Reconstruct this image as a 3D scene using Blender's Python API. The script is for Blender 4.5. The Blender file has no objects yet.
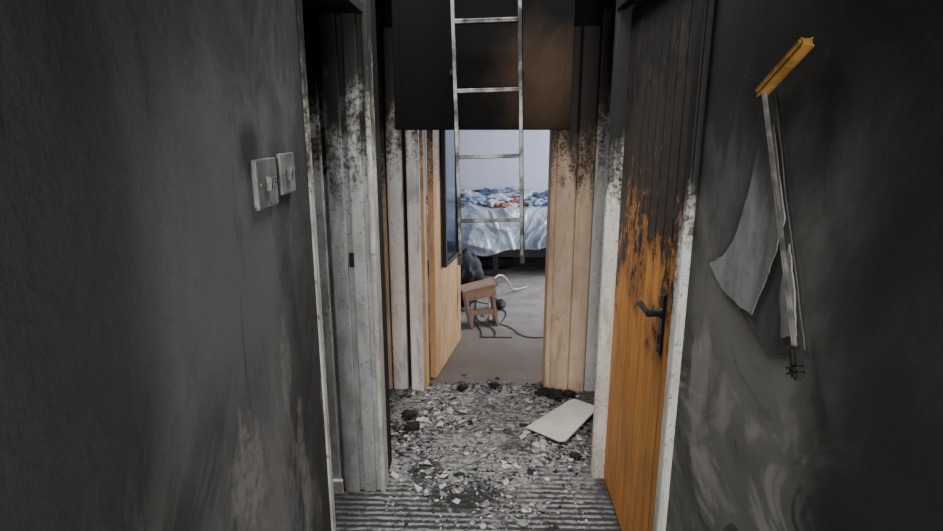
import bpy, bmesh, math, random
from mathutils import Vector, Matrix, noise
random.seed(7)
D=bpy.data; S=bpy.context.scene
def link(o): S.collection.objects.link(o); return o

# ---------------------------------------------------------------- materials
class NT:
    def __init__(s,name):
        s.m=D.materials.new(name); s.m.use_nodes=True
        s.t=s.m.node_tree; s.n=s.t.nodes; s.b=s.n['Principled BSDF']
        g=s.n.new('ShaderNodeNewGeometry'); s.pos=g.outputs['Position']
    def L(s,a,b): s.t.links.new(a,b)
    def put(s,inp,v):
        if hasattr(v,'links') or isinstance(v,bpy.types.NodeSocket): s.L(v,inp)
        else: inp.default_value=v
    def math(s,op,a,b=0.0,c=None,clamp=False):
        x=s.n.new('ShaderNodeMath'); x.operation=op; x.use_clamp=clamp
        s.put(x.inputs[0],a); s.put(x.inputs[1],b)
        if c is not None: s.put(x.inputs[2],c)
        return x.outputs[0]
    def noise(s,scale,detail=6,rough=.6,dist=0.0,st=(1,1,1),off=0):
        mp=s.n.new('ShaderNodeMapping'); s.L(s.pos,mp.inputs[0])
        mp.inputs['Scale'].default_value=st; mp.inputs['Location'].default_value=(off,off*1.7,off*.6)
        x=s.n.new('ShaderNodeTexNoise'); s.L(mp.outputs[0],x.inputs['Vector'])
        x.inputs['Scale'].default_value=scale; x.inputs['Detail'].default_value=detail
        x.inputs['Roughness'].default_value=rough; x.inputs['Distortion'].default_value=dist
        return x.outputs['Fac']
    def ss(s,v,a,b):
        x=s.n.new('ShaderNodeMapRange'); x.interpolation_type='SMOOTHSTEP'
        s.put(x.inputs['Value'],v)
        if a>b:
            x.inputs['From Min'].default_value=b; x.inputs['From Max'].default_value=a
            x.inputs['To Min'].default_value=1; x.inputs['To Max'].default_value=0
        else:
            x.inputs['From Min'].default_value=a; x.inputs['From Max'].default_value=b
        return x.outputs['Result']
    def mix(s,f,a,b):
        x=s.n.new('ShaderNodeMix'); x.data_type='RGBA'
        s.put(x.inputs[0],f)
        for i,v in ((6,a),(7,b)):
            if isinstance(v,tuple): v=(*v,1) if len(v)==3 else v
            s.put(x.inputs[i],v)
        return x.outputs[2]
    def xyz(s):
        x=s.n.new('ShaderNodeSeparateXYZ'); s.L(s.pos,x.inputs[0]); return x.outputs
    def blob(s,a,a0,ra,b,b0,rb,n,amp=.8,e0=1.1,e1=.6):
        da=s.math('DIVIDE',s.math('SUBTRACT',a,a0),ra); db=s.math('DIVIDE',s.math('SUBTRACT',b,b0),rb)
        r=s.math('SQRT',s.math('ADD',s.math('MULTIPLY',da,da),s.math('MULTIPLY',db,db)))
        r=s.math('ADD',r,s.math('MULTIPLY',s.math('SUBTRACT',n,.5),amp*3))
        return s.ss(r,e0,e1)
    def bump(s,h,st=.3,dist=.01):
        x=s.n.new('ShaderNodeBump'); s.L(h,x.inputs['Height']); x.inputs['Strength'].default_value=st
        x.inputs['Distance'].default_value=dist; s.L(x.outputs[0],s.b.inputs['Normal'])
    def out(s,col,rough=.8,metal=0.0,spec=None):
        if isinstance(col,tuple): col=(*col,1)
        s.put(s.b.inputs['Base Color'],col); s.put(s.b.inputs['Roughness'],rough)
        s.b.inputs['Metallic'].default_value=metal
        if spec is not None: s.b.inputs['Specular IOR Level'].default_value=spec
        return s.m

def soot_mat(name,clean,clean2,soot,z0,z1,amp=1.2,scale=4,st=(1,1,.5),speck=.3,rough=.7,edge=None,bump=.25,off=0,spec=.3,fine=14):
    k=NT(name); z=k.xyz()[2]
    n1=k.noise(scale,8,.65,.4,st,off); n2=k.noise(fine,8,.7,0,(1,1,.4),off+3); n3=k.noise(60,6,.7,0,(1,1,1),off+5)
    n4=k.noise(9,7,.7,.6,(1,1,.22),off+9)
    t=k.math('DIVIDE',k.math('SUBTRACT',z,z0),z1-z0)
    t=k.math('ADD',t,k.math('MULTIPLY',k.math('SUBTRACT',n1,.5),amp*2))
    t=k.math('ADD',t,k.math('MULTIPLY',k.math('SUBTRACT',n2,.5),amp*.9))
    f=k.ss(t,0.1,.9)
    c=k.mix(k.ss(n2,.35,.65),clean,clean2)
    c=k.mix(k.math('MULTIPLY',k.ss(n4,.50,.68),.55),c,tuple(v*.25+.02 for v in clean2))
    c=k.mix(k.math('MULTIPLY',k.ss(n3,.56,.68),speck),c,soot)
    if edge:
        e=k.math('MULTIPLY',k.ss(t,.0,.45),k.ss(n3,.42,.6)); c=k.mix(e,c,edge)
    c=k.mix(f,c,soot)
    k.bump(k.math('ADD',n2,n3),bump,.008)
    return k.out(c,rough,0,spec)

BLK=(.011,.0098,.0092)
def wall_left_mat():
    k=NT('sooted_plaster_left'); x,y,z=k.xyz()
    n1=k.noise(1.6,8,.62,.5,(1,1,.8),2); n2=k.noise(7,8,.7,.6,(1,1,.5),1); n3=k.noise(45,5,.7,0,(1,1,1),4)
    c=k.mix(k.ss(n1,.3,.7),(.125,.133,.135),(.25,.26,.26))
    c=k.mix(k.math('MULTIPLY',k.ss(n3,.45,.7),.25),c,(.09,.09,.09))
    c=k.mix(k.math('MULTIPLY',k.blob(y,1.0,.28,z,1.38,.30,n2,.3,1.3,.4),.4),c,(.31,.325,.325))
    t=k.math('ADD',k.math('DIVIDE',k.math('SUBTRACT',z,1.52),.5),k.math('MULTIPLY',k.math('SUBTRACT',n2,.5),1.4))
    c=k.mix(k.math('MULTIPLY',k.ss(t,0,1.2),.88),c,(.018,.0175,.017))
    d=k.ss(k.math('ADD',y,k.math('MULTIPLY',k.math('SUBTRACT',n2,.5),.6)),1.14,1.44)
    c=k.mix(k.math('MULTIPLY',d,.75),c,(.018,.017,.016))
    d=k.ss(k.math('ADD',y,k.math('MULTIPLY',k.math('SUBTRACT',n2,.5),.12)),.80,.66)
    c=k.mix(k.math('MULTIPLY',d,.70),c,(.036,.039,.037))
    low=k.ss(z,1.25,.9)
    st=k.noise(3.0,9,.7,1.0,(1,1,.45),9)
    c=k.mix(k.math('MULTIPLY',low,k.math('MULTIPLY',k.ss(st,.47,.56),.75)),c,(.035,.031,.029))
    c=k.mix(k.math('MULTIPLY',low,k.math('MULTIPLY',k.ss(st,.46,.40),.5)),c,(.32,.30,.27))
    sp=k.noise(11,9,.72,.8,(1,1,.6),13)
    for (a,ra,b,rb,o) in ((.98,.08,.92,.14,.8),(1.21,.035,1.05,.12,.4),(1.28,.035,.75,.2,.45),(.83,.05,.88,.07,.35)):
        m=k.math('MULTIPLY',k.blob(y,a,ra,z,b,rb,sp,.9),k.ss(n3,.75,.35))
        c=k.mix(k.math('MULTIPLY',m,o),c,(.42,.40,.365))
    r=k.blob(y,1.12,.06,z,1.555,.06,n2,.7,1.3,.3)
    c=k.mix(k.math('MULTIPLY',r,.7),c,(.010,.010,.010))
    # dark drip runs
    dr=k.noise(16,6,.7,.5,(1,1,.12),31)
    c=k.mix(k.math('MULTIPLY',k.ss(dr,.58,.70),.45),c,(.03,.028,.027))
    k.bump(k.math('ADD',n3,sp),.2,.006)
    return k.out(c,.66,0,.3)
def wall_right_mat():
    k=NT('sooted_plaster_right'); x,y,z=k.xyz()
    n1=k.noise(2.2,8,.62,.6,(1,1,.7),12); n2=k.noise(7,8,.7,.8,(1,1,.6),21); n3=k.noise(45,5,.7,0,(1,1,1),4)
    sw=k.noise(3.2,5,.6,1.6,(1,.8,1.3),33); sp=k.noise(11,9,.72,.8,(1,1,.6),43)
    c=k.mix(k.ss(n1,.35,.65),(.07,.067,.061),(.21,.202,.186))
    t=k.math('ADD',k.math('DIVIDE',k.math('SUBTRACT',z,1.37),.4),k.math('MULTIPLY',k.math('SUBTRACT',n2,.5),1.4))
    c=k.mix(k.math('MULTIPLY',k.ss(t,0,1),.90),c,(.016,.015,.014))
    low=k.math('MULTIPLY',k.ss(z,1.25,1.0),k.ss(z,.45,.8))
    c=k.mix(k.math('MULTIPLY',low,k.math('MULTIPLY',k.ss(sw,.50,.62),.65)),c,(.40,.38,.34))
    c=k.mix(k.math('MULTIPLY',low,k.math('MULTIPLY',k.ss(sw,.44,.38),.7)),c,(.03,.028,.026))
    c=k.mix(k.math('MULTIPLY',k.blob(y,1.28,.07,z,1.0,.16,sp,.8),.5),c,(.40,.38,.34))
    c=k.mix(k.math('MULTIPLY',k.ss(y,.84,.72),.75),c,(.028,.029,.028))
    k.bump(k.math('ADD',n3,n2),.2,.006)
    return k.out(c,.64,0,.3)
M={}
M['wl']=wall_left_mat(); M['wr']=wall_right_mat()
M['char']=soot_mat('charred_plaster',(.030,.026,.023),(.015,.014,.013),(.007,.0065,.006),.2,1.2,1.0,3,spec=.15)
M['trimL']=soot_mat('scorched_white_paint',(.54,.56,.55),(.36,.365,.345),BLK,1.28,1.82,1.4,6,(1,1,.35),.6,.6,(.08,.055,.035))
M['trimE']=soot_mat('scorched_white_edge',(.72,.72,.67),(.45,.43,.38),(.02,.018,.015),1.3,1.9,.9,9,(1,1,.35),.8,.55,(.14,.10,.06),off=4)
M['trimR']=soot_mat('scorched_cream_paint',(.85,.84,.77),(.65,.62,.54),(.012,.011,.01),1.10,1.66,1.2,7,(1,1,.3),.7,.55,(.13,.09,.05),off=8)
M['pine']=soot_mat('scorched_pine',(.66,.41,.21),(.54,.31,.15),(.02,.014,.01),1.15,1.75,.9,6,(1,1,.25),.2,.55,(.12,.06,.03),off=6)
M['pinepale']=soot_mat('scorched_pale_timber',(.82,.62,.45),(.70,.50,.34),(.025,.018,.014),1.12,1.70,.9,6,(1,1,.25),.2,.55,(.14,.08,.04),off=16)
M['whitefar']=soot_mat('scorched_gloss_white',(.92,.90,.88),(.80,.76,.73),(.03,.022,.018),1.25,1.85,1.0,6,(1,1,.25),.4,.45,(.16,.10,.06),off=26)
def door_mat(name,cl=(.66,.30,.075),c2=(.47,.19,.042)):
    k=NT(name); x,y,z=k.xyz()
    g=k.noise(6,6,.6,.6,(6,6,.35),1); n1=k.noise(5.5,8,.7,.7,(1,1,.7),17); n2=k.noise(30,7,.75,.4,(1,1,.8),2)
    c=k.mix(k.ss(g,.3,.7),cl,c2)
    c=k.mix(k.math('MULTIPLY',k.ss(n1,.48,.62),.35),c,(.26,.13,.055))
    # heavier charring toward the far (latch-opposite) stile
    ed=k.math('MULTIPLY',k.ss(y,2.15,2.38),.35)
    t=k.math('ADD',k.math('DIVIDE',k.math('SUBTRACT',z,1.04),.5),k.math('MULTIPLY',k.math('SUBTRACT',n1,.5),3.2))
    t=k.math('ADD',t,k.math('MULTIPLY',ed,k.ss(z,.75,1.0)))
    brown=k.ss(t,-.3,.35); c=k.mix(k.math('MULTIPLY',brown,.65),c,(.22,.085,.028))
    t2=k.math('ADD',t,k.math('MULTIPLY',k.math('SUBTRACT',n2,.5),2.6))
    c=k.mix(k.ss(t2,.22,.46),c,(.03,.022,.016))
    isl=k.math('MULTIPLY',k.ss(n2,.54,.62),k.ss(t,.3,.7))
    c=k.mix(k.math('MULTIPLY',k.math('MULTIPLY',isl,k.ss(z,1.7,1.45)),.55),c,(.12,.10,.08))
    c=k.mix(k.ss(t2,1.2,1.8),c,(.011,.0095,.0088))
    k.bump(k.math('ADD',g,k.math('MULTIPLY',n2,k.math('MULTIPLY',k.ss(t,0,.4),2))),.4,.006)
    return k.out(c,.55,0,.22)
M['door']=door_mat('varnished_pine_scorched'); 
def simple(name,c,rough=.6,metal=0,c2=None,sc=20,bump=.1,spec=None):
    k=NT(name); n=k.noise(sc,6,.6)
    c2=c2 or tuple(v*.7 for v in c)
    k.bump(n,bump,.005); return k.out(k.mix(k.ss(n,.35,.65),c,c2),rough,metal,spec)
M['black_iron']=simple('black_iron',(.05,.055,.065),.32,.7)
M['alu']=simple('sooty_aluminium',(.24,.235,.225),.45,.85,(.035,.033,.03),11)
M['switch']=soot_mat('sooty_switch_plastic',(.38,.38,.36),(.20,.20,.19),(.02,.02,.02),1.47,1.66,.5,20,speck=.8,rough=.4)
M['gold']=simple('gilded_wood',(.50,.27,.06),.4,0,(.30,.15,.03),30)
M['rod']=simple('tarnished_metal_strip',(.34,.32,.30),.4,.4,(.12,.11,.105),25)
M['paper']=soot_mat('torn_canvas',(.36,.36,.345),(.24,.24,.23),(.05,.05,.048),1.36,1.62,.5,5,speck=.4,rough=.85,bump=.15)
M['paper2']=soot_mat('sooted_canvas',(.13,.13,.125),(.085,.085,.08),(.022,.021,.020),1.44,1.70,.4,5,speck=.3,rough=.8,bump=.15,off=3)
M['lav']=simple('bedroom_paint',(.52,.53,.63),.8,0,(.48,.49,.59),2,.02)
M['white']=simple('plaster_white',(.68,.67,.63),.8)
M['grey']=simple('plaster_grey',(.34,.33,.315),.9,0,(.18,.175,.17),40)
M['coal']=simple('charcoal',(.02,.019,.018),.8)
M['brownd']=simple('burnt_fibreboard',(.12,.10,.08),.9)
M['board']=simple('pale_board',(.84,.80,.69),.6,0,(.70,.65,.54),6)
M['card']=simple('plywood_tan',(.52,.34,.24),.6,0,(.42,.26,.18),8)
M['bag']=simple('black_fabric',(.012,.013,.02),.7)
M['darkblue']=simple('dark_glass',(.02,.028,.05),.12,.2,(.015,.02,.04),4,.02)
M['cable']=simple('black_rubber',(.03,.03,.03),.5)
M['hose']=simple('grey_white_plastic',(.6,.6,.6),.4)
M['blue']=simple('blue_cotton',(.08,.11,.20),.8,0,(.04,.055,.11),30)
M['ltblue']=simple('pale_blue_cotton',(.30,.37,.48),.8,0,(.20,.26,.36),30)
M['red']=simple('rust_cotton',(.45,.17,.10),.8,0,(.25,.09,.05),30)
M['wcloth']=simple('white_cotton',(.52,.55,.62),.8)
M['bedframe']=simple('dark_bed_frame',(.02,.02,.022),.5)
def satin():
    k=NT('silver_blue_satin'); n=k.noise(3,4,.6,.6); c=k.mix(k.ss(n,.4,.62),(.46,.51,.59),(.33,.39,.48))
    k.bump(k.noise(8,4,.55,2.0,(1,1,.6)),.7,.03); k.b.inputs['Sheen Weight'].default_value=.2
    return k.out(c,.32,.3)
M['satin']=satin()
def floor_mat():
    k=NT('burnt_ribbed_carpet'); x,y,z=k.xyz()
    n1=k.noise(2.2,8,.65,.6,off=3); n2=k.noise(14,8,.75,.4,off=7); n3=k.noise(70,5,.7); n4=k.noise(34,8,.8,.3,off=2)
    s=k.math('SINE',k.math('ADD',k.math('MULTIPLY',y,185),k.math('MULTIPLY',k.math('SUBTRACT',n2,.5),7)))
    s=k.math('MULTIPLY',k.ss(s,-.3,.6),k.ss(n4,.34,.54))
    base=k.mix(s,(.045,.042,.041),(.38,.37,.36))
    ash=k.mix(k.ss(n4,.38,.58),(.10,.093,.086),(.54,.52,.49))
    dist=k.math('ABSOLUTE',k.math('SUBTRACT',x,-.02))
    mid=k.ss(k.math('ADD',y,k.math('MULTIPLY',k.math('SUBTRACT',n1,.5),1.4)),2.05,2.6)
    edge=k.math('ADD',n2,k.math('MULTIPLY',dist,-.12))
    c=k.mix(k.math('MULTIPLY',mid,k.math('MULTIPLY',k.ss(edge,.36,.50),.85)),base,ash)
    c=k.mix(k.math('MULTIPLY',k.ss(edge,.52,.62),.7),c,ash)
    c=k.mix(k.math('MULTIPLY',k.ss(n1,.54,.66),.75),c,(.03,.027,.025))
    c=k.mix(k.math('MULTIPLY',k.ss(n2,.44,.33),.75),c,(.03,.027,.025))
    c=k.mix(k.math('MULTIPLY',k.blob(x,-.10,.18,y,2.23,.13,n2,.9),.9),c,(.022,.02,.019))
    c=k.mix(k.math('MULTIPLY',k.blob(x,-.30,.10,y,2.45,.16,n2,.9),.8),c,(.022,.02,.019))
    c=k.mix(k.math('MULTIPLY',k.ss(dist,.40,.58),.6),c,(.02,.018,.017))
    k.bump(k.math('ADD',s,k.math('MULTIPLY',n3,1.5)),.7,.006); return k.out(c,.85)
M['floor']=floor_mat()
def bedfloor():
    k=NT('bedroom_carpet'); x,y,z=k.xyz(); n=k.noise(5,8,.7); n3=k.noise(80,4,.7)
    c=k.mix(k.ss(n,.35,.65),(.33,.30,.28),(.22,.19,.17))
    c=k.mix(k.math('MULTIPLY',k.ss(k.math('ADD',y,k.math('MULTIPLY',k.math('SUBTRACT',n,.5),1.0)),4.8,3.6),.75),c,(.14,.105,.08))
    k.bump(n3,.5,.006); return k.out(c,.95)
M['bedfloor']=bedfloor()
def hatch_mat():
    k=NT('charred_hatch_painted_glow'); x,y,z=k.xyz(); n=k.noise(4,8,.7,.6,off=5); n3=k.noise(60,5,.7)
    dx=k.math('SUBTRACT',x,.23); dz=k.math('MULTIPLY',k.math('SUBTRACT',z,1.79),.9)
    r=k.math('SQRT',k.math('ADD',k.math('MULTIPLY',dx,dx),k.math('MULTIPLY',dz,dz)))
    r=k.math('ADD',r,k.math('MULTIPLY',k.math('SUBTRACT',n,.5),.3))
    c=k.mix(k.ss(r,.30,.0),(.004,.0037,.0035),(.048,.030,.018))  # warm light glow painted into the charred board as a brown patch
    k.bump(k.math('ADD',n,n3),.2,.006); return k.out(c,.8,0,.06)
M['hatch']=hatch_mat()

# ---------------------------------------------------------------- mesh helpers
def add_box(bm,x0,x1,y0,y1,z0,z1,mi=0,bev=0.0):
    r=bmesh.ops.create_cube(bm,size=1.0)
    vs=r['verts']
    for v in vs:
        v.co=Vector(((x0+x1)/2+v.co.x*(x1-x0),(y0+y1)/2+v.co.y*(y1-y0),(z0+z1)/2+v.co.z*(z1-z0)))
    fs=set(f for v in vs for f in v.link_faces)
    for f in fs: f.material_index=mi
    if bev>0:
        es=list(set(e for v in vs for e in v.link_edges))
        r=bmesh.ops.bevel(bm,geom=es,offset=bev,segments=2,affect='EDGES',profile=.5)
        for f in r['faces']: f.material_index=mi
def obj(name,bm,mats,parent=None,smooth=False):
    me=D.meshes.new(name); bm.to_mesh(me); bm.free()
    for m in mats: me.materials.append(m)
    if smooth:
        for p in me.polygons: p.use_smooth=True
    o=link(D.objects.new(name,me))
    if parent: o.parent=parent
    return o
def boxes(name,bl,mats,parent=None,bev=0.0):
    bm=bmesh.new()
    for b in bl: add_box(bm,*b[:6],mi=(b[6] if len(b)>6 else 0),bev=bev)
    return obj(name,bm,mats if isinstance(mats,list) else [mats],parent)
def empty(name,loc=(0,0,0)):
    e=link(D.objects.new(name,None)); e.location=loc; e.empty_display_size=.1; return e
def tube(name,pts,r,mat,parent=None,cyc=False):
    c=D.curves.new(name,'CURVE'); c.dimensions='3D'; c.bevel_depth=r; c.bevel_resolution=3
    s=c.splines.new('NURBS'); s.points.add(len(pts)-1)
    for p,q in zip(s.points,pts): p.co=(*q,1)
    s.use_endpoint_u=True; s.order_u=3; s.resolution_u=6
    c.materials.append(mat); c.use_fill_caps=True
    o=link(D.objects.new(name,c))
    if parent: o.parent=parent
    return o
def beam(bm,p,q,w,h,up=(0,0,1),mi=0,bev=0.0):
    p=Vector(p);q=Vector(q); d=(q-p); L=d.length; d.normalize(); u=Vector(up); s=d.cross(u).normalized(); u=s.cross(d)
    r=bmesh.ops.create_cube(bm,size=1.0); vs=r['verts']; mid=(p+q)/2
    for v in vs:
        c=v.co.copy(); v.co=mid+d*c.x*L+s*c.y*w+u*c.z*h
    for f in set(f for v in vs for f in v.link_faces): f.material_index=mi
    if bev>0:
        r=bmesh.ops.bevel(bm,geom=list(set(e for v in vs for e in v.link_edges)),offset=bev,segments=2,affect='EDGES')
        for f in r['faces']: f.material_index=mi

# ---------------------------------------------------------------- room shell
XL=-.46; XR=.505; H=2.4
boxes('floor',[(-1.6,1.6,-2.0,3.36,-.1,0)],M['floor'])
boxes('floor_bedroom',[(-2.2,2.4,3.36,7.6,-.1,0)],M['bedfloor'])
boxes('wall_left',[(XL-.26,XL,-2.0,1.47,0,H),(XL-.26,XL,1.5,2.25,2.03,H)],M['wl'])
boxes('wall_left_light_block',[(-1.5,-1.4,1.0,2.6,0,H),(-1.4,XL-.26,2.4,2.5,0,H),(-1.4,XL-.26,1.0,1.1,0,H)],M['char'])  # unseen walls added behind the doorway to keep light from leaking in
boxes('wall_left_alcove',[(-.78,-.66,2.5,3.3,0,H)],M['char'])
boxes('wall_right',[(XR,XR+.2,-2.0,1.42,0,H),(XR,XR+.2,1.42,2.44,2.05,H)],M['wr'])
boxes('wall_right_alcove',[(.70,.82,2.44,3.3,0,H),(XR+.02,.82,2.435,2.48,0,H)],M['char'])
boxes('wall_behind',[(-.8,-.38,-2.1,-2.0,0,H),(.43,.8,-2.1,-2.0,0,H),(-.38,.43,-2.1,-2.0,0,.7),(-.38,.43,-2.1,-2.0,2.2,H)],M['char'])
w=empty('fill_window',(0,-2.05,1.45))  # unseen window, added to go with the hall fill lamp
boxes('frame',[(-.38,-.33,-.03,.03,-.75,.75),(.38,.43,-.03,.03,-.75,.75),(-.33,.38,-.03,.03,-.75,-.70),(-.33,.38,-.03,.03,.70,.75),(0,.04,-.03,.03,-.70,.70)],M['trimR'],w)
boxes('wall_far',[(-.9,-.40,3.32,3.42,0,H),(.40,.9,3.32,3.42,0,H),(-.40,.40,3.32,3.42,2.04,H)],M['char'])
boxes('ceiling',[(-1.5,-.42,-2.1,3.42,H,H+.1),(.39,1.5,-2.1,3.42,H,H+.1),(-.42,.39,-2.1,1.7,H,H+.1),(-.42,.39,2.65,3.42,H,H+.1)],M['char'])
boxes('wall_bedroom_back',[(-2.2,2.4,7.2,7.3,0,2.5)],M['lav'])
boxes('wall_bedroom_left',[(-2.3,-2.2,3.42,7.2,0,2.5)],M['lav'])
boxes('wall_bedroom_right',[(2.4,2.5,3.42,4.6,0,2.5),(2.4,2.5,6.2,7.2,0,2.5),(2.4,2.5,4.6,6.2,0,.9),(2.4,2.5,4.6,6.2,2.1,2.5)],M['lav'])
boxes('wall_bedroom_front',[(-2.2,-.9,3.42,3.5,0,2.5),(.9,2.4,3.42,3.5,0,2.5)],M['lav'])
boxes('ceiling_bedroom',[(-2.3,2.5,3.42,7.3,2.5,2.6)],M['white'])
boxes('baseboard_back',[(-2.2,2.4,7.175,7.2,0,.12)],M['trimR'])
w=empty('window_2',(2.45,5.4,1.5))
boxes('frame',[(-.03,.03,-.8,-.74,-.6,.6),(-.03,.03,.74,.8,-.6,.6),(-.03,.03,-.74,.74,-.6,-.54),(-.03,.03,-.74,.74,.54,.6),(-.03,.03,-.03,.03,-.54,.54)],M['white'],w)

# ---- left doorway trim
t=empty('trim_1')
boxes('near_architrave',[(XL-.02,XL+.006,1.472,1.50,0,2.1)],M['trimE'],t,.003)
boxes('near_lining',[(XL-.26,XL-.02,1.475,1.49,0,2.03)],M['trimL'],t)
boxes('far_lining',[(XL-.27,XL+.004,2.27,2.34,0,2.06)],M['trimL'],t,.003)
boxes('door_stop',[(XL-.17,XL-.105,2.25,2.275,0,2.04)],M['trimL'],t,.004)
boxes('panel_strip',[(XL-.27,XL-.185,2.245,2.275,0,2.04)],M['trimL'],t,.006)
boxes('face_moulding',[(XL-.085,XL-.03,2.255,2.275,0,2.04)],M['trimL'],t,.006)
boxes('corner_bead',[(XL-.010,XL+.010,2.25,2.35,0,2.06)],M['trimE'],t,.005)
boxes('plinth',[(XL-.27,XL-.175,2.23,2.25,0,.07)],M['trimR'],t,.005)
boxes('head_lining',[(XL-.26,XL,1.5,2.27,2.0,2.03)],M['trimL'],t)
boxes('strike_plate',[(XL-.098,XL-.078,2.247,2.256,1.04,1.10)],M['black_iron'],t,.002)
boxes('wall_left_nib',[(XL-.27,XL,2.34,2.5,0,H)],M['char'])
# ---- right door trim
t=empty('trim_2')
boxes('near_architrave',[(XR-.014,XR+.02,1.405,1.475,0,2.10)],M['trimR'],t,.006)
boxes('near_architrave_bead',[(XR-.022,XR-.012,1.405,1.425,0,2.10)],M['trimR'],t,.004)
boxes('near_lining',[(XR-.004,XR+.16,1.475,1.50,0,2.05)],M['trimR'],t,.003)
boxes('far_lining',[(XR-.004,XR+.16,2.385,2.41,0,2.05)],M['trimR'],t,.003)
boxes('far_architrave',[(XR-.010,XR+.02,2.395,2.435,0,2.10)],M['trimR'],t,.005)
boxes('head_architrave',[(XR-.014,XR+.02,1.475,2.40,2.03,2.10)],M['char'],t,.004)
d=empty('door_1'); FX=.548
bl=[(FX,FX+.035,1.502,1.60,.01,2.03),(FX,FX+.035,2.285,2.383,.01,2.03),(FX+.004,FX+.03,1.6,2.285,.01,2.03)]
boxes('stiles_and_core',bl,M['door'],d,.003)
bl=[];n=8;wd=(2.285-1.60)/n
for i in range(n): bl.append((FX-.002,FX+.01,1.60+i*wd+.002,1.60+(i+1)*wd-.002,.02,2.02))
boxes('boards',bl,M['door'],d,.0025)
bm=bmesh.new(); add_box(bm,FX-.010,FX,1.69,1.735,.90,1.10,bev=.004)
bmesh.ops.create_cone(bm,cap_ends=True,segments=20,radius1=.013,radius2=.011,depth=.045,matrix=Matrix.Translation((FX-.03,1.712,1.035))@Matrix.Rotation(math.pi/2,4,'Y'))
bmesh.ops.create_cone(bm,cap_ends=True,segments=20,radius1=.018,radius2=.018,depth=.006,matrix=Matrix.Translation((FX-.012,1.712,1.035))@Matrix.Rotation(math.pi/2,4,'Y'))
for z in (.912,1.088): bmesh.ops.create_cone(bm,cap_ends=True,segments=10,radius1=.005,radius2=.005,depth=.004,matrix=Matrix.Translation((FX-.011,1.712,z))@Matrix.Rotation(math.pi/2,4,'Y'))
add_box(bm,FX-.013,FX-.008,1.708,1.717,.935,.965)
obj('handle_backplate',bm,[M['black_iron']],d)
tube('lever',[(FX-.05,1.705,1.035),(FX-.052,1.74,1.037),(FX-.052,1.79,1.042),(FX-.050,1.82,1.036),(FX-.048,1.835,1.028)],.0095,M['black_iron'],d)
# ---- far wall trim (bedroom door frame)
t=empty('trim_3')
boxes('outer_timber_left',[(-.66,-.585,3.29,3.325,0,2.2)],M['pinepale'],t,.003)
boxes('architrave_left_outer',[(-.575,-.485,3.275,3.325,0,2.12)],M['whitefar'],t,.012)
boxes('architrave_left',[(-.462,-.385,3.262,3.325,0,2.12)],M['whitefar'],t,.014)
boxes('architrave_left_bead',[(-.405,-.385,3.256,3.27,0,2.12)],M['whitefar'],t,.005)
boxes('lining_left',[(-.40,-.366,3.285,3.44,0,2.04)],M['pine'],t,.003)
boxes('lining_right',[(.358,.40,3.285,3.44,0,2.04)],M['pinepale'],t,.003)
boxes('architrave_right',[(.385,.50,3.262,3.325,0,2.12)],M['pinepale'],t,.014)
boxes('architrave_right_outer',[(.502,.60,3.275,3.325,0,2.12)],M['pinepale'],t,.010)
boxes('outer_edge_right',[(.605,.70,3.29,3.325,0,2.2)],M['whitefar'],t,.003)
boxes('head',[(-.46,.50,3.27,3.325,2.03,2.12)],M['char'],t,.004)
t=empty('trim_4')
boxes('side_architrave_left',[(-.665,-.64,2.53,2.6,0,2.1),(-.665,-.64,3.18,3.26,0,2.1)],M['whitefar'],t,.004)
boxes('side_architrave_right',[(.68,.705,2.53,2.6,0,2.1),(.68,.705,3.15,3.25,0,2.1)],M['whitefar'],t,.004)
d=empty('door_2'); boxes('leaf',[(-.662,-.645,2.6,3.18,.01,2.04)],M['door'],d)
d=empty('door_3',(-.362,3.445,0)); d.rotation_euler=(0,0,math.radians(80))
boxes('leaf',[(0,.72,-.035,0,.01,1.98)],M['pine'],d,.003)
boxes('leaf_rails',[(.0,.1,-.040,-.034,.01,1.98),(.62,.72,-.040,-.034,.01,1.98),(.1,.62,-.040,-.034,.01,.2)],M['pine'],d,.002)
m=empty('door_mirror',(-.362,3.445,0)); m.rotation_euler=(0,0,math.radians(80))
boxes('glass',[(.22,.56,-.052,-.044,.73,1.80)],M['darkblue'],m)
boxes('frame',[(.19,.22,-.066,-.04,.70,1.83),(.56,.59,-.066,-.04,.70,1.83),(.22,.56,-.066,-.04,.70,.73),(.22,.56,-.066,-.04,1.80,1.83)],M['bag'],m,.003)

# ---------------------------------------------------------------- light switches
def switch(name,y0,y1,z0,z1,rock):
    e=empty(name); bm=bmesh.new()
    add_box(bm,XL,XL+.012,y0,y1,z0,z1,bev=.004)
    w=(y1-y0)/(rock+.6)
    obj('plate',bm,[M['switch']],e)
    bm=bmesh.new()
    for i in range(rock):
        c=(y0+y1)/2+(i-(rock-1)/2)*w*1.1
        beam(bm,(XL+.013,c,(z0+z1)/2-.012),(XL+.017,c,(z0+z1)/2+.012),.016,.010,up=(1,0,0),bev=.002)
    for s in (-1,1):
        c=(y0+y1)/2+s*(y1-y0)*.36
        bmesh.ops.create_cone(bm,cap_ends=True,segments=10,radius1=.003,radius2=.003,depth=.003,matrix=Matrix.Translation((XL+.0125,c,(z0+z1)/2))@Matrix.Rotation(math.pi/2,4,'Y'))
    obj('rockers',bm,[M['grey']],e)
switch('light_switch',1.115,1.225,1.435,1.535,1); switch('light_switch',1.25,1.34,1.45,1.54,1)

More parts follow.
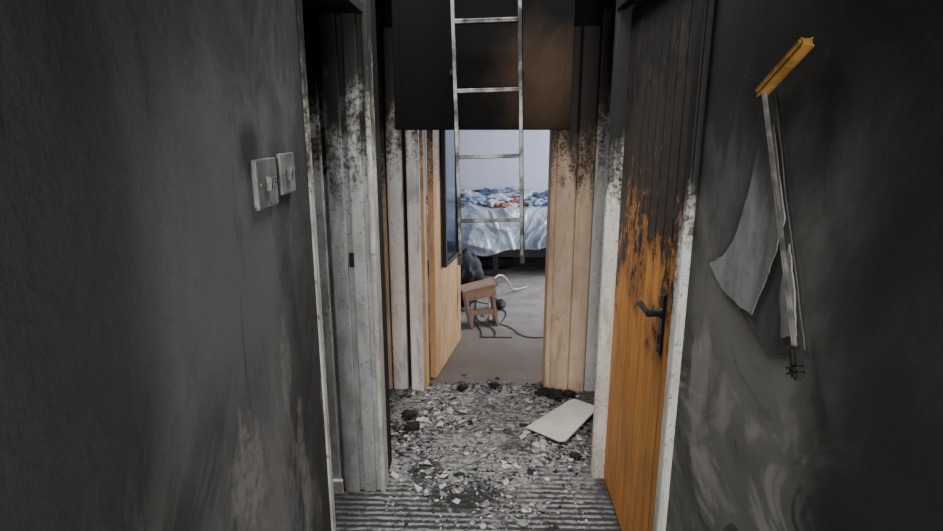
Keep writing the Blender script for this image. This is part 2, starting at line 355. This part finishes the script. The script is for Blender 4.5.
# ---------------------------------------------------------------- loft hatch + ladder
h=empty('loft_hatch_door',(-.015,2.64,2.42))
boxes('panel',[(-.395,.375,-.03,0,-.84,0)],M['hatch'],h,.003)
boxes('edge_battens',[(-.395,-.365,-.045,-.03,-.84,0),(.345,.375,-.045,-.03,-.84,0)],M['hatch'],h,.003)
boxes('hinges',[(-.3,-.24,-.06,-.045+.02,-.05,.0),(.24,.3,-.06,-.045+.02,-.05,.0)],M['black_iron'],h,.002)
l=empty('loft_ladder',(.018,2.50,1.03)); l.rotation_euler=(0,math.radians(-1.6),0)
bm=bmesh.new()
for s in (-1,1):
    x=s*.137
    add_box(bm,x-.008,x+.008,-.022,-.019,0,1.62,0); add_box(bm,x-.008,x+.008,.019,.022,0,1.62,0)
    add_box(bm,x+s*.005,x+s*.008,-.022,.022,0,1.62,0)
obj('stiles',bm,[M['alu']],l)
bm=bmesh.new()
for z in (.165,.44,.71,.98,1.25,1.52):
    add_box(bm,-.132,.132,-.014,.014,z-.007,z+.007,0,.003)
    add_box(bm,-.132,.132,-.016,-.009,z+.004,z+.010,0,.001)
obj('rungs',bm,[M['alu']],l)
boxes('feet',[(-.149,-.127,-.025,.025,-.03,.012),(.127,.149,-.025,.025,-.03,.012)],M['cable'],l,.004)
boxes('brackets',[(-.155,-.145,.0,.108,.78,.80),(.145,.155,.0,.108,.78,.80),(-.155,-.145,.0,.108,1.3,1.32),(.145,.155,.0,.108,1.3,1.32)],M['coal'],l)

# ---------------------------------------------------------------- right wall : broken frame with its torn, sooted canvas
f=empty('broken_picture_frame'); bm=bmesh.new(); X=XR-.020
beam(bm,(X,1.078,1.657),(X-.004,.938,1.722),.011,.014,up=(1,0,0),bev=.002)
beam(bm,(X-.008,1.078,1.660),(X-.012,.941,1.724),.005,.006,up=(1,0,0))
obj('top_rail',bm,[M['gold']],f)
bm=bmesh.new()
beam(bm,(X,1.068,1.656),(X,.850,1.235),.005,.009,up=(1,0,0),bev=.002)
obj('side_rail',bm,[M['rod']],f)
bm=bmesh.new()
beam(bm,(X,.862,1.262),(X,.840,1.215),.016,.018,up=(1,0,0),bev=.004); beam(bm,(X,.860,1.222),(X,.838,1.232),.012,.014,up=(1,0,0),bev=.003)
obj('corner_block',bm,[M['coal']],f)
def sheet(name,pts,mat,parent,lift=.004,curl=.02):
    P=[]
    for i,(a,b) in enumerate(pts):
        c,dd=pts[(i+1)%len(pts)]
        for j in range(6):
            t=j/6; jit=0 if j==0 else .0022
            P.append((a+(c-a)*t+random.uniform(-jit,jit),b+(dd-b)*t+random.uniform(-jit,jit)))
    bm=bmesh.new(); vs=[bm.verts.new((XR-lift,p[0],p[1])) for p in P]
    fc=bm.faces.new(vs); bmesh.ops.triangulate(bm,faces=[fc]); 
    bmesh.ops.subdivide_edges(bm,edges=bm.edges[:],cuts=2,use_grid_fill=True)
    for v in bm.verts: v.co.x-=curl*max(0,noise.noise(Vector((v.co.y*9,v.co.z*9,3))))
    r=bmesh.ops.extrude_face_region(bm,geom=bm.faces[:])
    for v in [g for g in r['geom'] if isinstance(g,bmesh.types.BMVert)]: v.co.x+=.0025
    bmesh.ops.recalc_face_normals(bm,faces=bm.faces[:])
    return obj(name,bm,[mat],parent)
sheet('canvas_upper',[(1.21,1.70),(1.07,1.662),(.935,1.395),(.865,1.255),(.98,1.20),(1.06,1.235),(1.225,1.28),(1.262,1.40),(1.245,1.55)],M['paper2'],f,.0035,.002)
sheet('canvas_torn_flap',[(1.262,1.300),(1.20,1.33),(1.15,1.38),(1.11,1.47),(1.085,1.60),(1.045,1.60),(.965,1.45),(.985,1.38),(1.005,1.33),(1.04,1.255),(1.10,1.255),(1.19,1.265)],M['paper'],f,.009,.003)
sheet('canvas_side',[(.945,1.41),(.915,1.35),(.888,1.27),(.93,1.25),(.955,1.32)],M['paper'],f,.007,.003)

# ---------------------------------------------------------------- debris
def flakes(name,N,fn,mats,weights,rmin,rmax,z0=0.0,thick=(.001,.003),tilt=.12,pw=5):
    V=[];F=[];MI=[]
    for _ in range(N):
        x,y=fn(); n=random.choice((3,4,4,5,6)); r=rmin+(rmax-rmin)*random.random()**pw
        a0=random.random()*6.28; st=random.uniform(.35,1); rot=Matrix.Rotation(random.random()*6.28,3,'Z')
        tl=Matrix.Rotation(random.gauss(0,tilt),3,'X')@Matrix.Rotation(random.gauss(0,tilt),3,'Y')
        th=random.uniform(*thick); b=len(V); ps=[]
        for i in range(n):
            a=a0+6.283*i/n+random.uniform(-.35,.35); q=r*random.uniform(.65,1.1)
            ps.append(rot@(tl@Vector((q*math.cos(a),q*math.sin(a)*st,0))))
        mz=min(p.z for p in ps); base=Vector((x,y,z0-mz+random.random()*.003+.0005))
        for p in ps: V.append(base+p)
        for p in ps: V.append(base+p+Vector((0,0,th)))
        F.append(tuple(range(b+n-1,b-1,-1))); F.append(tuple(range(b+n,b+2*n)))
        for i in range(n): F.append((b+i,b+(i+1)%n,b+n+(i+1)%n,b+n+i))
        mi=random.choices(range(len(mats)),weights)[0]; MI+= [mi]*(n+2)
    me=D.meshes.new(name); me.from_pydata(V,[],F)
    for m in mats: me.materials.append(m)
    me.polygons.foreach_set('material_index',MI); me.update()
    return link(D.objects.new(name,me))
def mainf():
    while True:
        x=random.gauss(-.02,.28); y=random.triangular(1.9,3.35,2.8)
        lim=.44 if y<2.45 else .62
        if -lim<x<lim and noise.noise(Vector((x*5,y*5,3)))>-.35+.6*random.random(): return x,y
def sparse(): return random.uniform(-.43,.47),random.uniform(1.5,2.5)
def edge():
    while True:
        y=random.triangular(2.35,3.4,3.3); x=random.choice((-1,1))*random.triangular(.2,.62,.5)
        if y<2.5 and abs(x)>.44: continue
        return x,y
def sill():
    return random.gauss(0,.2),random.gauss(3.33,.05)
mats=[M['white'],M['grey'],M['coal'],M['brownd']]
deb=empty('fire_debris')
for nm,a in (('plaster_crumbs',(6000,mainf,mats,(.26,.50,.16,.08),.001,.012)),('plaster_flakes',(650,mainf,mats,(.38,.46,.10,.06),.006,.042,0,(.001,.003),.12,3)),
          ('scattered_flakes',(900,sparse,mats,(.2,.35,.38,.07),.001,.016)),
          ('charcoal_flakes',(900,edge,mats,(.08,.2,.58,.14),.003,.03)),('sill_flakes',(420,sill,mats,(.08,.25,.53,.14),.003,.022))):
    flakes(nm,*a).parent=deb
def lump(name,loc,r,mat,parent,sc=(1,1,.5),seed=0,sub=3,amp=.5,freq=2.5):
    bm=bmesh.new(); bmesh.ops.create_icosphere(bm,subdivisions=sub,radius=1)
    for v in bm.verts:
        n=noise.fractal(v.co*freq+Vector((seed*3.1,seed,0)),.8,2,4)
        v.co*=1+amp*n; v.co=Vector((v.co.x*sc[0]*r,v.co.y*sc[1]*r,v.co.z*sc[2]*r))
    mz=min(v.co.z for v in bm.verts)
    for v in bm.verts: v.co+=Vector((loc[0],loc[1],loc[2]-mz))
    return obj(name,bm,[mat],parent,True)
for i,(x,y,r) in enumerate([(-.40,2.80,.035),(-.43,2.93,.04),(.42,3.2,.045),(.36,3.24,.04),(.50,3.22,.035),(-.15,3.3,.03),(.05,3.33,.03),(.44,2.55,.025)]):
    lump(f'char_lump_{i}',(x,y,0),r,M['coal'],deb,(1,.8,.4),i,4,.7,3.5)
flakes('ledge_dust',900,lambda:(lambda c:(c[0]+random.gauss(0,.06),c[1]+random.gauss(0,.06)))(random.choice([(-.38,2.85),(.42,3.2),(.40,2.55),(-.36,2.65)])),mats,(.2,.35,.35,.1),.002,.022).parent=deb
bm=bmesh.new(); 
pts=[(.215,2.80),(.485,3.10),(.52,3.115),(.63,3.02),(.635,3.0),(.41,2.66),(.375,2.655)]
vs=[bm.verts.new((x,y,.020+.03*(x-.2))) for x,y in pts]; fc=bm.faces.new(vs)
r=bmesh.ops.extrude_face_region(bm,geom=[fc])
for v in [g for g in r['geom'] if isinstance(g,bmesh.types.BMVert)]: v.co.z+=.009
bmesh.ops.recalc_face_normals(bm,faces=bm.faces[:])
bmesh.ops.bevel(bm,geom=bm.edges[:],offset=.0015,segments=1,affect='EDGES')
obj('fallen_board',bm,[M['board']])

# ---------------------------------------------------------------- bedroom things
b=empty('bed')
boxes('frame',[(-1.0,1.15,6.05,6.10,.22,.36),(-1.0,1.15,7.05,7.10,.22,.36),(-1.0,-.95,6.1,7.05,.22,.36),(1.10,1.15,6.1,7.05,.22,.36)],M['bedframe'],b,.005)
boxes('legs',[(x,x+.06,y,y+.06,0,.24) for x in (-.98,.06,1.07) for y in (6.06,7.03)],M['bedframe'],b,.004)
boxes('slats',[(-.95,1.10,6.1,7.05,.28,.32)],M['bedframe'],b)
boxes('mattress',[(-.97,1.12,6.10,7.06,.34,.60)],M['wcloth'],b,.03)
bm=bmesh.new(); nx,ns=180,110; G=[]
for j in range(ns+1):
    row=[]; s=j/ns
    for i in range(nx+1):
        x=-1.02+2.2*i/nx
        hem=.27+.09*noise.noise(Vector((x*2.2,0,5)))+.16*max(0,x)
        if s<.50: y=7.05-(7.05-6.06)*s/.50; z=.68; nrm=Vector((0,0,1))
        elif s<.65:
            a=(s-.50)/.15*math.pi/2; y=6.06-.10*math.sin(a); z=.68-.10*(1-math.cos(a)); nrm=Vector((0,-math.sin(a),math.cos(a)))
        else: y=5.96-.06*(s-.65)/.35; z=.58-(.58-hem)*(s-.65)/.35; nrm=Vector((0,-1,0))
        w=noise.noise(Vector((x*1.3,s*1.6,1))); w2=noise.noise(Vector((x*2.1,s*1.2,7)))
        w3=noise.noise(Vector((x*5+s*3,s*4-x,4)))
        a=x*8-s*5+w*12; amt=.3+1.6*abs(noise.noise(Vector((x*2.5,s*3,11))))
        fold=amt*(.045*(1-abs(math.sin(a)))**2.2+.02*(1-abs(math.sin(x*9+s*15+w2*11)))**2.5)+.035*w2+.018*abs(w3)
        p=Vector((x,y,z))+nrm*(.02+max(-.01,fold))
        row.append(bm.verts.new(p))
    G.append(row)
for j in range(ns):
    for i in range(nx): bm.faces.new((G[j][i],G[j][i+1],G[j+1][i+1],G[j+1][i]))
o=obj('duvet',bm,[M['satin']],b,True); sm=o.modifiers.new('s','SOLIDIFY'); sm.thickness=.012
for i,(x,y,r,m) in enumerate([(-.45,6.55,.13,'blue'),(-.18,6.45,.11,'ltblue'),(.10,6.55,.12,'wcloth'),(.16,6.30,.055,'red'),(.42,6.6,.13,'wcloth'),(.0,6.75,.14,'blue'),(.05,6.38,.08,'wcloth'),(.62,6.55,.13,'blue'),(.30,6.8,.14,'ltblue'),(.8,6.6,.14,'wcloth'),(-.28,6.65,.13,'wcloth'),(.34,6.42,.07,'red'),(.52,6.45,.09,'ltblue'),(-.10,6.36,.06,'blue'),(.24,6.36,.06,'wcloth')]):
    lump(f'garment_{i}',(x,y,.70),r,M[m],b,(1.5,1.0,.5),i+20,4,.7,2.2)
s=empty('step_stool',(-.05,4.55,0)); s.rotation_euler=(0,0,math.radians(12)); s.scale=(.95,.95,.95)
bm=bmesh.new(); beam(bm,(-.17,0,.31),(.13,0,.37),.20,.022,up=(0,0,1),bev=.005)
obj('seat',bm,[M['card']],s)
bm=bmesh.new(); beam(bm,(-.15,-.02,.30),(-.10,-.06,.0),.17,.02,up=(1,0,0),bev=.004); beam(bm,(.08,0,.35),(.13,-.03,.0),.15,.02,up=(1,0,0),bev=.004)
obj('side_panels',bm,[M['card']],s)
bm=bmesh.new(); beam(bm,(-.13,-.09,.27),(.11,-.09,.31),.016,.075,up=(0,0,1),bev=.004); beam(bm,(-.11,-.06,.12),(.11,-.06,.12),.014,.05,bev=.004)
obj('rails',bm,[M['card']],s)
lump('black_bag',(-.21,4.95,0),.2,M['bag'],None,(.75,.9,1.25),3,4,.35,1.8)
lump('storage_sack',(.05,6.4,0),.17,M['bag'],None,(1.6,.8,.55),5,4,.2,1.8)
lump('shoe',(.12,4.95,0),.06,M['bag'],None,(.8,1.6,.6),8,3,.25,2)
c=empty('power_cables')
for i in range(4):
    pts=[]; x=.0+.05*i; y=4.4+.2*i; a=random.random()*6
    for j in range(16):
        a+=random.gauss(.2,.5); x+=.09*math.cos(a); y+=.13*math.sin(a); x=max(-.1,min(.5,x)); y=max(4.2,min(5.9,y))
        pts.append((x,y,.006))
    tube(f'cable_{i}',pts,.004,M['cable'],c)
tube('vacuum_hose',[(.02,4.75,.02),(.02,4.8,.15),(.04,4.9,.27),(.12,5.0,.31),(.2,5.15,.2),(.25,5.4,.02),(.4,5.6,.02)],.008,M['hose'])

# ---------------------------------------------------------------- lights
def area(name,loc,rot,sx,sy,e,col):
    l=D.lights.new(name,'AREA'); l.shape='RECTANGLE'; l.size=sx; l.size_y=sy; l.energy=e; l.color=col
    o=link(D.objects.new(name,l)); o.location=loc; o.rotation_euler=rot; return o
R=math.radians
area('loft_daylight',(-.02,2.1,2.95),(R(8),0,0),.75,.85,72,(.96,.98,1))
area('hall_fill_light',(.02,-1.95,1.45),(R(90),0,0),.7,1.4,82,(1,.99,.97))  # added fill behind the camera, brightens the corridor walls from the front
area('window_daylight_bedroom',(2.38,5.4,1.5),(0,R(90),0),1.15,1.45,125,(.86,.92,1))
wd=D.worlds.new('World'); S.world=wd; wd.use_nodes=True
bg=wd.node_tree.nodes['Background']; bg.inputs[0].default_value=(.75,.85,1,1); bg.inputs[1].default_value=.5

cam=D.cameras.new('camera'); cam.lens=21.95; cam.sensor_width=36; cam.clip_start=.05
co=link(D.objects.new('camera',cam)); co.location=(0,0,1.6); co.rotation_euler=(R(90-13.7),0,R(1.6))
S.camera=co
